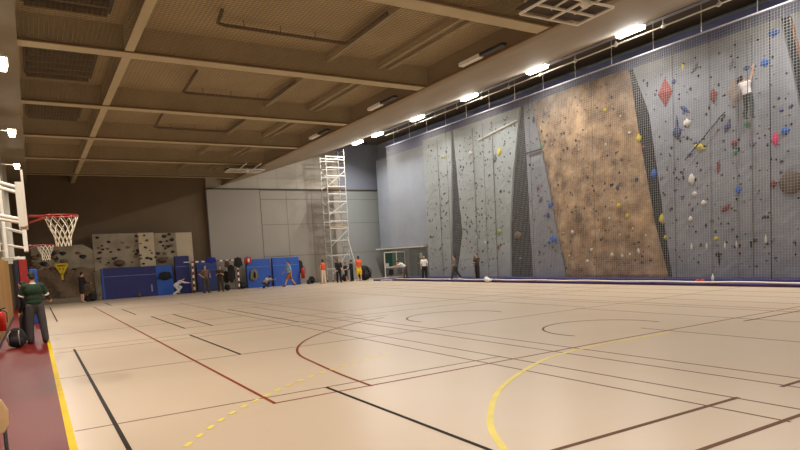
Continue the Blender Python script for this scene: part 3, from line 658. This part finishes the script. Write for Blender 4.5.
def person(label, x, y, z, face, h, lean=0, legs=((0, 0), (0, 0)), spread=.05, arms=((0, .15, .2), (0, .15, .2)), fore_in=(0, 0), headp=0, headside=0,
           top=(80, 80, 80), sleeve='short', sleevec=None, low=(40, 40, 50), legwear='long', shoe=(220, 220, 215), skin='skin', hair='hair', tail=False, vox=.018, trim=None, lift=0, group=None, loose=1.0):
    t = thing('person', label, 'person', (x, y, z), R(face), group); S = h
    th, sh, ah = .245, .245, .045
    # legs, from hips at origin
    hips = [Vector((-.052, 0, 0)), Vector((.052, 0, 0))]; kn = []; an = []
    for i, (a, k) in enumerate(legs):
        s = -1 if i == 0 else 1
        d1 = dirv(R(a), spread, s); K = hips[i] + d1 * th; d2 = dirv(R(a - k), spread * .5, s); kn.append(K); an.append(K + d2 * sh)
    zmin = min(p.z for p in an); off = Vector((0, 0, -zmin + ah))
    hips = [p + off for p in hips]; kn = [p + off for p in kn]; an = [p + off for p in an]
    pel = off.copy(); L = R(lean); up = Vector((sin(R(headside)) * .3, sin(L), cos(L))).normalized(); fw = Vector((0, cos(L), -sin(L)))
    waist = pel + up * .09; chest = pel + up * .21; nb = pel + up * .31
    HL = L + R(headp); hup = Vector((sin(R(headside)), sin(HL), cos(HL))).normalized(); hf = Vector((0, cos(HL), -sin(HL)))
    head = nb + up * .02 + hup * .075; shs = [chest + up * .065 + Vector((-.105, 0, 0)), chest + up * .065 + Vector((.105, 0, 0))]
    P = lambda v: v * S
    el = []; wr = []; hd = []
    for i, (p, b, e) in enumerate(arms):
        s = -1 if i == 0 else 1
        base = R(p) + L * .6; d1 = dirv(base, b, s); E = shs[i] + d1 * .165
        d2 = dirv(base + R(e), b * .3, s) + Vector((-s * fore_in[i], 0, 0)); d2.normalize(); Wp = E + d2 * .145
        el.append(E); wr.append(Wp); hd.append(d2)
    body = MB()
    # torso
    body.ell(P(pel + up * .02), (.088 * S, .062 * S, .075 * S), 14, 10); body.ell(P(waist + up * .02), (.078 * S, .055 * S, .09 * S), 14, 10, Matrix.Rotation(-L, 3, 'X'))
    body.ell(P(chest), (.098 * S, .064 * S, .1 * S), 14, 10, Matrix.Rotation(-L, 3, 'X'))
    limb(body, P(shs[0]), P(shs[1]), .038 * S, .038 * S)
    limb(body, P(nb - up * .03), P(head - hup * .02), .034 * S, .031 * S)
    # head: skull, jaw, nose, ears
    rm = Matrix.Rotation(-HL, 3, 'X')
    body.ell(P(head + hup * .012), (.044 * S, .054 * S, .056 * S), 16, 12, rm); body.ell(P(head - hup * .028 + hf * .012), (.034 * S, .04 * S, .036 * S), 14, 10, rm)
    body.ell(P(head + hf * .056 - hup * .008), (.009 * S, .014 * S, .014 * S), 8, 6, rm)
    for s in (-1, 1): body.ell(P(head + Vector((s * .045, 0, 0)) - hup * .004), (.008 * S, .012 * S, .018 * S), 8, 6, rm)
    for i in (0, 1):
        s = -1 if i == 0 else 1
        limb(body, P(shs[i]), P(el[i]), .031 * S, .023 * S); limb(body, P(el[i]), P(wr[i]), .023 * S, .016 * S)
        limb(body, P(hips[i]), P(kn[i]), .05 * S, .034 * S); limb(body, P(kn[i]), P(an[i]), .034 * S, .022 * S)
        d = hd[i]; side = Vector((1, 0, 0)) if abs(d.x) < .8 else Vector((0, 1, 0)); nrm = d.cross(side).normalized(); side = nrm.cross(d).normalized()
        palm = wr[i] + d * .03; body.ell(P(palm), (.022 * S, .022 * S, .022 * S), 10, 6)
        limb(body, P(wr[i]), P(wr[i] + d * .045), .016 * S, .019 * S)
        body.ell(P(an[i] + Vector((0, .045, -.028))), (.024 * S, .065 * S, .018 * S), 10, 6)
    bo = remesh_object(body, 'body', M[skin], t, vox)
    # fingers joined to the body's own mesh
    fg = MB()
    for i in (0, 1):
        d = hd[i]; side = Vector((1, 0, 0)) if abs(d.x) < .8 else Vector((0, 1, 0)); nrm = d.cross(side).normalized(); side = nrm.cross(d).normalized()
        for q, ln in enumerate((.036, .044, .047, .042)):
            a = wr[i] + d * .04 + side * (-.017 + .0115 * q); b = a + d * ln * .5 + nrm * .002; c = b + d * ln * .45 + nrm * .014
            fg.tube([P(a), P(b), P(c)], [.0062 * S, .0056 * S, .0042 * S], 6)
        s2 = 1 if i == 0 else -1
        a = wr[i] + d * .015 + side * .016 * s2; fg.tube([P(a), P(a + d * .018 + side * .016 * s2), P(a + d * .036 + side * .022 * s2 + nrm * .006)], [.0078 * S, .0065 * S, .005 * S], 6)
    bm = bmesh.new(); bm.from_mesh(bo.data); tmp = bpy.data.meshes.new('f'); tmp.from_pydata(fg.v, [], fg.f); bm.from_mesh(tmp); bm.to_mesh(bo.data); bm.free(); bpy.data.meshes.remove(tmp)
    for p in bo.data.polygons: p.use_smooth = True
    for s in (-1, 1): MB().ell(P(head + Vector((s * .017, 0, 0)) + hf * .05 + hup * .006), .0062 * S, 8, 6).build('eye', M['eye'], t, True)
    MB().tube([P(head + Vector((-.014, 0, 0)) + hf * .0505 - hup * .034), P(head + hf * .054 - hup * .035), P(head + Vector((.014, 0, 0)) + hf * .0505 - hup * .034)], .0035 * S, 6).build('mouth', mat('lip', (128, 62, 54), .6), t, True)
    hb = MB(); hb.ell(P(head + hup * .026 - hf * .014), (.049 * S, .054 * S, .052 * S), 14, 10, rm); hb.ell(P(head - hf * .028 - hup * .004), (.044 * S, .034 * S, .046 * S), 12, 8, rm)
    if tail == 2: limb(hb, P(head - hup * .0 + Vector((-.03, -.02, 0))), P(head + Vector((-.085, -.03, -.06))), .055 * S, .04 * S)
    elif tail: limb(hb, P(head - hf * .06 + hup * .02), P(head - hf * .085 - hup * .1), .03 * S, .018 * S)
    remesh_object(hb, 'hair', M[hair], t, vox * .8, 3)
    # top
    g = 1.12; tp = MB()
    tp.ell(P(pel + up * .05), (.1 * S * loose, .076 * S * loose, .07 * S), 14, 10); tp.ell(P(waist + up * .02), (.1 * S * loose, .074 * S * loose, .1 * S), 14, 10, Matrix.Rotation(-L, 3, 'X')); tp.ell(P(chest), (.114 * S * loose, .08 * S * loose, .108 * S), 14, 10, Matrix.Rotation(-L, 3, 'X'))
    limb(tp, P(shs[0]), P(shs[1]), .044 * S, .044 * S)
    for i in (0, 1):
        E = el[i] if sleeve == 'long' else shs[i] + (el[i] - shs[i]) * (.72 if sleeve == 'short' else .12)
        if sleeve != 'none': limb(tp, P(shs[i]), P(E), .041 * S, .034 * S)
        if sleeve == 'long' and sleevec is None: limb(tp, P(el[i]), P(wr[i]), .031 * S, .023 * S)
    remesh_object(tp, 'shirt' if sleeve != 'none' else 'bib', cloth(top), t, vox)
    if sleevec:
        for i in (0, 1):
            q = MB(); a = shs[i] + (el[i] - shs[i]) * .6; limb(q, P(a), P(el[i]), .03 * S, .029 * S); limb(q, P(el[i]), P(wr[i]), .029 * S, .021 * S); remesh_object(q, 'sleeve', cloth(sleevec), t, vox)
    if trim:
        for i in (0, 1): a = shs[i] + (el[i] - shs[i]) * .78; MB().tube([P(a), P(a + (el[i] - shs[i]) * .14)], .038 * S, 12).build('cuff', cloth(trim), t, True)
        MB().tube([P(nb - up * .015), P(nb + up * .012)], .043 * S, 14).build('collar', cloth(trim), t, True)
    # lower garment
    lw = MB(); lw.ell(P(pel + Vector((0, 0, .012))), (.094 * S, .069 * S, .07 * S), 14, 10)
    for i in (0, 1):
        if legwear == 'long': limb(lw, P(hips[i]), P(kn[i]), .06 * S * loose, .05 * S * loose); limb(lw, P(kn[i]), P(an[i] + (kn[i] - an[i]) * .06), .049 * S * loose, .042 * S * loose)
        else: f = .85 if legwear == 'short' else 1.0; limb(lw, P(hips[i]), P(hips[i] + (kn[i] - hips[i]) * f), .058 * S, .055 * S)
        if legwear == 'skirt': limb(lw, P(hips[0] + (kn[0] - hips[0]) * .5), P(hips[1] + (kn[1] - hips[1]) * .5), .07 * S, .07 * S)
    remesh_object(lw, {'long': 'trousers', 'short': 'shorts', 'skirt': 'skirt'}[legwear], cloth(low), t, vox)
    for i in (0, 1):
        q = MB(); A = an[i]; q.ell(P(A + Vector((0, .05, -.023))), (.031 * S, .078 * S, .022 * S), 12, 8); q.ell(P(A + Vector((0, -.005, -.01))), (.029 * S, .034 * S, .034 * S), 10, 8)
        remesh_object(q, 'shoe', cloth(shoe), t, vox * .8, 2)
    return t
HIP = ((-25, .75, 75), (-25, .75, 75))
# near left
person('person in a green top with white cuffs and grey trousers, back turned', -.03, 18.3, 0, 12, 1.86, 2, ((2, 2), (-3, 2)), .1, ((12, .3, 75), (5, .42, 60)), (.25, -.25), 22, top=(20, 48, 26), sleevec=(22, 20, 22), trim=(206, 200, 192), low=(66, 62, 64), shoe=(60, 56, 56), vox=.016, loose=1.04)
person('person in black with one white shoe, hidden behind the green top', -.2, 18.95, 0, 78, 1.62, 4, ((2, 2), (22, 14)), .06, ((4, .1, 15), (4, .1, 15)), (.1, .1), 14, top=(20, 20, 24), sleeve='long', low=(18, 18, 20), shoe=(206, 202, 196), vox=.016)
# far left
person('person in a black top and bare legs by the bouldering wall', 2.37, 39.9, 0, -60, 1.78, 4, ((2, 2), (-2, 2)), .03, ((18, .15, 60), (18, .15, 60)), (.1, .1), 14, top=(26, 22, 24), sleeve='long', low=(30, 26, 26), legwear='short', shoe=(150, 120, 96))
person('crouching person in white by the navy mats', 7.72, 40.5, 0, -95, 1.6, 55, ((70, 110), (30, 90)), .08, ((35, .1, 15), (35, .1, 15)), (.1, .1), -10, top=(206, 202, 204), sleeve='long', low=(196, 192, 196), shoe=(180, 170, 160))
person('person in brown with hands on hips before the goal', 9.5, 39.8, 0, 200, 1.78, 0, ((3, 2), (-2, 2)), .09, HIP, (.6, .6), 0, top=(104, 82, 66), low=(70, 58, 50), shoe=(60, 50, 44))
person('person in dark brown leaning beside the goal, arms folded', 10.48, 39.9, 0, 160, 1.72, 6, ((3, 2), (-4, 4)), .08, ((14, .15, 90), (14, .15, 90)), (.5, .5), 10, top=(52, 42, 36), low=(58, 48, 40), shoe=(40, 36, 34))
person('crouching person in a white shirt at the blue mats', 13.55, 40.3, 0, -150, 1.6, 52, ((95, 140), (80, 135)), .18, ((40, .3, 30), (40, .3, 30)), (.2, .2), 15, top=(206, 200, 190), low=(60, 70, 90), shoe=(50, 46, 46))
person('person in light blue striding past the blue mats in orange shorts', 15.3, 40.0, 0, 90, 1.88, 3, ((30, 8), (-26, 10)), .03, ((-20, .1, 20), (22, .1, 25)), (0, 0), 4, top=(140, 178, 200), low=(150, 86, 48), legwear='short', skin='skin', shoe=(110, 70, 50))
person('person in an orange bib and white trousers by the scaffold', 17.85, 39.9, 0, 20, 1.74, 0, ((2, 2), (-2, 2)), .05, ((5, .2, 40), (5, .2, 40)), (.2, .2), 8, top=(214, 78, 42), sleeve='none', low=(212, 190, 170), shoe=(210, 200, 190))
person('person in black standing before the scaffold tower', 19.0, 39.7, 0, 170, 1.74, 0, ((2, 2), (-2, 2)), .06, ((8, .15, 70), (8, .15, 30)), (.2, .1), 8, top=(24, 22, 26), sleeve='long', low=(24, 22, 26), shoe=(40, 36, 36))
person('short person in dark grey with bare calves by the scaffold', 19.65, 39.8, 0, 100, 1.45, 6, ((8, 6), (-8, 10)), .05, ((12, .15, 60), (12, .15, 60)), (.2, .2), 14, top=(48, 44, 46), low=(30, 28, 32), legwear='short', shoe=(190, 160, 70))
person('person in dark clothes half hidden by the yellow skirt', 20.35, 40.3, 0, 40, 1.6, 2, ((2, 2), (-2, 2)), .05, ((5, .15, 30), (5, .15, 30)), (.1, .1), 5, top=(34, 30, 34), sleeve='long', low=(28, 26, 30), shoe=(40, 36, 36))
person('person in an orange bib and yellow shorts by the scaffold', 20.6, 39.6, 0, -10, 1.84, 0, ((2, 2), (-3, 2)), .06, ((5, .15, 30), (5, .15, 30)), (.1, .1), 6, top=(222, 92, 48), sleeve='none', low=(222, 186, 40), legwear='skirt', shoe=(200, 190, 180))
# on the mats by the climbing wall
person('person in a white shirt bending forward by the green board', 21.95, 35.2, .1, 60, 1.55, 55, ((14, 10), (-4, 6)), .06, ((30, .2, 20), (20, .2, 20)), (.1, .1), 0, top=(214, 212, 208), low=(84, 66, 52), shoe=(70, 60, 50))
person('person in a white shirt and black trousers standing near the door', 21.95, 32.9, .1, 150, 1.52, 0, ((2, 2), (-4, 4)), .06, ((10, .3, 60), (5, .2, 20)), (.3, .1), 0, top=(224, 220, 214), low=(24, 22, 28), shoe=(40, 38, 40))
person('person in a grey shirt striding along the mats', 21.8, 29.3, .1, 53, 1.5, 4, ((24, 10), (-20, 14)), .04, ((10, .15, 40), (5, .15, 40)), (.1, .1), 4, top=(110, 104, 94), low=(52, 48, 48), shoe=(200, 196, 190))
person('person in a dark camouflage jacket and black trousers on the mats', 21.8, 27.2, .1, 100, 1.5, 2, ((3, 2), (-4, 3)), .07, ((15, .15, 80), (8, .15, 70)), (.5, .4), 6, top=(62, 52, 48), sleeve='long', low=(44, 36, 36), shoe=(34, 30, 32))
# climber
person('climber in a white top and patterned trousers high on the wall', 22.9, 12.4, 6.08, -90, 1.62, -4, ((22, 30), (8, 14)), .12, ((75, .4, 60), (168, .22, 8)), (.3, 0), 0, -40, top=(224, 218, 222), sleeve='none', low=(58, 66, 62), shoe=(90, 60, 70), hair='hair', tail=2, vox=.016)
t = thing('belay_rope', 'thin dark belay rope hanging down to the climber', 'rope', (22.9, 12.33, 6.8)); MB().tube([(-.12, 0, 0), (-.1, 0, 2.5)], .012, 6).build('rope', M['rope'], t)

# ------------------------------------------------------------------ basketball hoops on the left wall
def hoop(x, y, label, board_z=(2.5, 3.3), first=True):
    t = thing('basketball_hoop', label, 'basketball hoop', (x, y, 0), 0, 'basketball hoops along the left wall')
    b = bx(-.03, 0, -.45, .45, 2.48, 3.25).build('backboard', M['plast'], t, bevel=.005)
    MB().box(.0, .004, -.28, .28, 2.72, 2.76).box(.0, .004, -.28, .28, 3.12, 3.16).box(.0, .004, -.28, -.24, 2.72, 3.16).box(.0, .004, .24, .28, 2.72, 3.16).build('target_square', M['dark'], b)
    fm = MB(); fm.box(-.11, -.03, -.35, -.27, 2.48, 3.1).box(-.11, -.03, .27, .35, 2.48, 3.1).box(-.1, -.04, -.3, .3, 2.98, 3.08).box(-.1, -.04, -.3, .3, 2.52, 2.62); fm.build('mount_frame', M['white'], t)
    for z, zz in ((3.02, 3.3), (2.58, 2.78)):
        for yy in (-.31, .31): MB().tube([(-.07, yy, z), (-.95 - x, yy, zz)], .028, 8).build('wall_arm', M['white'], t)
    for yy in (-.31, .31): MB().tube([(-.8, yy, 2.6), (-.8, yy, 3.3)], .022, 6).build('brace', M['white'], t)
    r = MB().tube([(.43 + .225 * cos(a * pi / 16), .225 * sin(a * pi / 16), 2.65) for a in range(32)], .012, 8, closed=True).build('rim', M['rim'], t, True)
    MB().tube([(0, -.09, 2.65), (.24, -.09, 2.65)], .01, 6).tube([(0, .09, 2.65), (.24, .09, 2.65)], .01, 6).tube([(0, -.06, 2.55), (.26, -.1, 2.64)], .01, 6).tube([(0, .06, 2.55), (.26, .1, 2.64)], .01, 6).box(0, .012, -.12, .12, 2.52, 2.68).build('rim_bracket', M['rim'], r)
    nt_ = MB(); N = 12; prof = [(0, .225), (.1, .19), (.2, .145), (.3, .11), (.42, .1)]
    def rr(dz):
        for (a, ra), (b, rb) in zip(prof, prof[1:]):
            if dz <= b: return ra + (rb - ra) * (dz - a) / (b - a)
        return prof[-1][1]
    for i in range(N):
        for sgn in (1, -1):
            pts = [(.43 + rr(.042 * k) * cos(2 * pi * (i + sgn * k * .25) / N), rr(.042 * k) * sin(2 * pi * (i + sgn * k * .25) / N), 2.64 - .042 * k * 1.05) for k in range(11)]
            nt_.tube(pts, .0055, 4)
    nt_.build('net', M['bnet'], t, solidfix=False)
    return t
h1 = hoop(.0, 10.3, 'nearest basketball hoop on the left wall, white net')
h2 = hoop(-.05, 20.6, 'second basketball hoop farther along the left wall')
# wall frame above / padded uprights
t = thing('padded_upright', 'red and navy padded upright beside the green top', 'padded post', (-.28, 19.9, 0))
bx(-.04, .16, -.12, .2, 0.0, 2.25).build('red_pad', M['padr'], t, bevel=.02); bx(-.16, -.045, -.12, .2, 0.0, 2.24).build('navy_pad', M['padn'], t, bevel=.02)
bx(-.12, .14, -.1, .18, 2.25, 2.32).build('cap', M['white'], t); MB().tube([(0, .05, 2.3), (-.3, .05, 2.3), (-.3, .05, 6.6)], .045, 8).build('steel_upright', M['white'], t); MB().tube([(-.3, .05, 2.5), (-.45, .05, 2.5), (-.45, .05, 6.6)], .035, 8).build('steel_upright', M['white'], t)
t = thing('padded_upright', 'blue padded upright farther along the left wall', 'padded post', (.0, 26.0, 0)); bx(-.12, .14, -.12, .2, 0, 2.0).build('blue_pad', M['mat_b'], t, bevel=.02); bx(-.08, .1, -.08, .16, 2.0, 2.08).build('cap', M['dark'], t)
for i, y in enumerate((11.6, 15.5)):
    pass
# wall-bars style frame on the left wall
t = thing('wall_frame', 'pale tubular frame fixed high on the left wall', 'frame', (-.7, 14.6, 0))
for y in (0, 1.1, 2.2):
    MB().tube([(0, y, 2.5), (0, y, 6.4)], .035, 8).build('upright', M['steel'], t)
for z in (2.9, 4.1, 5.4): MB().tube([(0, 0, z), (0, 2.2, z)], .025, 6).tube([(0, .3, z), (-.3, .3, z)], .02, 6).tube([(0, 1.9, z), (-.3, 1.9, z)], .02, 6).build('crossbar', M['steel'], t)
# extinguisher and bag at the wall
fx = extinguisher(-.75, 17.6, .47, 'red fire extinguisher at the left picture edge by the bag', 1.0)
bx(-.125, -.04, -.06, .06, .12, .3).build('wall_bracket', M['dark'], fx)
def bag(x, y, z, lab, s, c=(22, 20, 24), sc=(30, 28, 30), rz=0, grp=None):
    t = thing('bag', lab, 'bag', (x, y, z), R(rz), grp)
    b = MB(); b.ell((0, 0, .2 * s), (.2 * s, .13 * s, .2 * s), 14, 10); b.ell((0, -.06 * s, .14 * s), (.17 * s, .14 * s, .13 * s), 12, 8); b.ell((0, 0, .34 * s), (.15 * s, .1 * s, .1 * s), 12, 8)
    remesh_object(b, 'bag_body', cloth(c), t, .02)
    for sx in (-.08, .08): MB().tube([(sx * s, -.1 * s, .38 * s), (sx * s * 1.3, -.24 * s, .3 * s), (sx * s * 1.3, -.2 * s, .08 * s)], .014 * s, 6).build('strap', cloth(sc), t, True)
    return t
bag(-.48, 17.75, .0, 'black backpack with pale straps on the red floor', 1.15, sc=(160, 150, 136), rz=-15)
bag(2.95, 40.6, 0, 'black sports bag by the bare-legged person', 1.2); 
bag(2.62, 40.2, 0, 'small black bag right of the bare-legged person', .8)
bag(17.1, 40.9, 0, 'purple-grey bag on the floor left of the orange bib', .8, (44, 36, 60))
bag(17.55, 41.4, 0, 'black bag behind the person in orange bib', 1.3)
bag(12.4, 41.6, 0, 'round black bag at the right goal post', 1.2)
bag(11.2, 41.0, 0, 'low black bag on the floor inside the goal', 1.0)
bag(20.05, 40.9, 0, 'black bag on the floor behind the yellow skirt', 1.3)
bag(21.35, 40.2, 0, 'very large black round bag beside the orange bib', 2.6, (24, 22, 26))
bag(5.6, 40.9, 0, 'brown low bag at the foot of the navy mat', .7, (92, 70, 44))
# hung garments
def garment(x, y, z, lab, c, w, h, c2=None, cat='jacket', name='jacket'):
    t = thing(name, lab, cat, (x, y, z)); b = MB()
    b.ell((0, 0, -h * .45), (w * .42, .08, h * .5), 12, 8); limb(b, (-w * .3, 0, -h * .1), (-w * .45, -.02, -h * .75), .06, .05); limb(b, (w * .3, 0, -h * .1), (w * .42, -.02, -h * .7), .06, .05); b.ell((0, 0, -.06), (w * .3, .07, .08), 10, 6)
    remesh_object(b, 'cloth', cloth(c), t, .022)
    MB().tube([(0, .0, -.01), (0, .05, .06), (0, .12, .03)], .012, 6).build('loop', M['dark'], t)
    if c2: MB().ell((.02, -.07, -h * .45), (w * .16, .05, h * .3), 8, 6).build('lining', cloth(c2), t, True)
    return t
garment(12.1, 41.15, 2.2, 'black jacket hung on the right end of the goal crossbar', (20, 18, 20), .62, .75)
garment(13.05, 41.98, 2.22, 'red jacket with white trim hung beside the goal', (170, 34, 34), .55, .55, (220, 210, 205))
garment(13.42, 41.95, 1.3, 'olive jacket with dark lining hung on the blue mat', (120, 110, 88), .6, .85, (24, 22, 22))
garment(17.25, 42.75, 1.75, 'dark jacket hanging on the far wall', (40, 34, 32), .5, 1.0)
garment(7.35, 41.5, 1.5, 'dark jacket hung on the bright blue end of the long navy mat', (16, 20, 22), .9, .55)
garment(10.3, 41.2, 2.3, 'blue cloth thrown over the goal crossbar', (30, 36, 130), .75, .42, cat='cloth', name='cloth')
garment(11.35, 41.2, 2.02, 'brown garment hanging under the goal crossbar', (70, 52, 38), .32, .5)
garment(11.45, 42.0, 1.3, 'black jacket low inside the right half of the goal', (26, 22, 22), .5, .9)
garment(11.75, 41.75, 1.7, 'long dark coat hanging inside the goal', (34, 28, 26), .55, 1.3)
# floor bits by the net
t = thing('water_bottle', 'small white bottle standing on the purple mat', 'bottle', (21.95, 13.25, .1)); MB().tube([(0, 0, 0), (0, 0, .22), (0, 0, .27), (0, 0, .3)], [.045, .045, .02, .02], 10).build('bottle_body', M['paper'], t, True); MB().tube([(0, 0, .3), (0, 0, .33)], .023, 8).build('cap', M['white'], t)
t = thing('shoe_pair', 'orange shoes left on the purple mat', 'shoes', (21.9, 13.75, .1))
for y in (-.1, .1): q = MB(); q.ell((0, y, .05), (.15, .06, .05), 10, 8); q.ell((.07, y, .08), (.07, .055, .06), 8, 6); remesh_object(q, 'shoe', cloth((170, 70, 38)), t, .012)
t = thing('towel', 'white cloth crumpled on the edge of the mats', 'towel', (21.42, 25.8, .0)); q = MB(); q.ell((0, 0, .12), (.14, .3, .12), 12, 8); q.ell((.05, .2, .2), (.12, .16, .12), 10, 8); remesh_object(q, 'cloth', cloth((214, 210, 206)), t, .02); bx(-.02, .02, -.02, .02, .0, .02).build('tag', M['white'], t)
# green board trolley
t = thing('board_trolley', 'wheeled white framed trolley carrying a green chalkboard', 'trolley', (22.4, 38.8, 0))
for x in (0, 1.75):
    MB().tube([(x, 0, .1), (x, 0, 2.0)], .04, 8).build('post', M['white'], t); MB().tube([(x, -.35, .12), (x, .35, .12)], .035, 8).build('foot', M['white'], t)
    for y in (-.33, .33): MB().ell((x, y, .06), (.025, .06, .06), 10, 6).build('wheel', M['dark'], t, True)
MB().tube([(0, 0, 2.0), (1.75, 0, 2.0)], .04, 8).build('top_bar', M['white'], t); MB().tube([(0, 0, .88), (1.75, 0, .88)], .05, 8).build('tray_bar', M['white'], t); MB().tube([(0, 0, .15), (1.75, 0, .15)], .04, 8).build('bottom_bar', M['white'], t)
bx(.04, 1.0, -.02, .02, .95, 1.96).build('chalkboard', M['green'], t); bx(1.04, 1.71, -.02, .02, .95, 1.96).build('chalkboard', M['green'], t)
bx(.98, 1.06, -.04, .03, .9, 2.0).build('divider', M['white'], t); bx(.05, .3, -.06, -.02, .95, 1.2).build('paper', M['paper'], t)
for i, x in enumerate((.45, 1.2)): garment(22.4 + x, 38.7, .75, ['dark coat slung under the left half of the green board', 'dark bundle slung under the right half of the green board'][i], (36, 34, 34), .45, .5)
extinguisher(24.5, 40.1, 1.2, 'red extinguisher mounted beside the grey door', 1.5)

# ------------------------------------------------------------------ wooden chair at the near left
t = thing('wooden_chair', 'pale wooden chair back with black legs at the bottom left corner', 'chair', (-.43, 5.0, 0), R(0))
q = MB(); 
q.prism([(-.2, .70), (.16, .70), (.195, .76), (.2, .86), (.165, .945), (.1, .965), (-.2, .965)], lambda a, b: (a, -.0, b), lambda a, b: (a, .03, b)); q.build('backrest', M['wood'], t, bevel=.012)
bx(-.2, .2, .02, .42, .43, .455).build('seat', M['wood'], t, bevel=.012)
for x, y in ((-.18, .03), (.17, .03), (-.18, .38), (.17, .38)): MB().tube([(x, y, .0), (x * .97, y, .43 if y > .1 else .9)], .014, 8).build('leg', M['dark'], t, True)
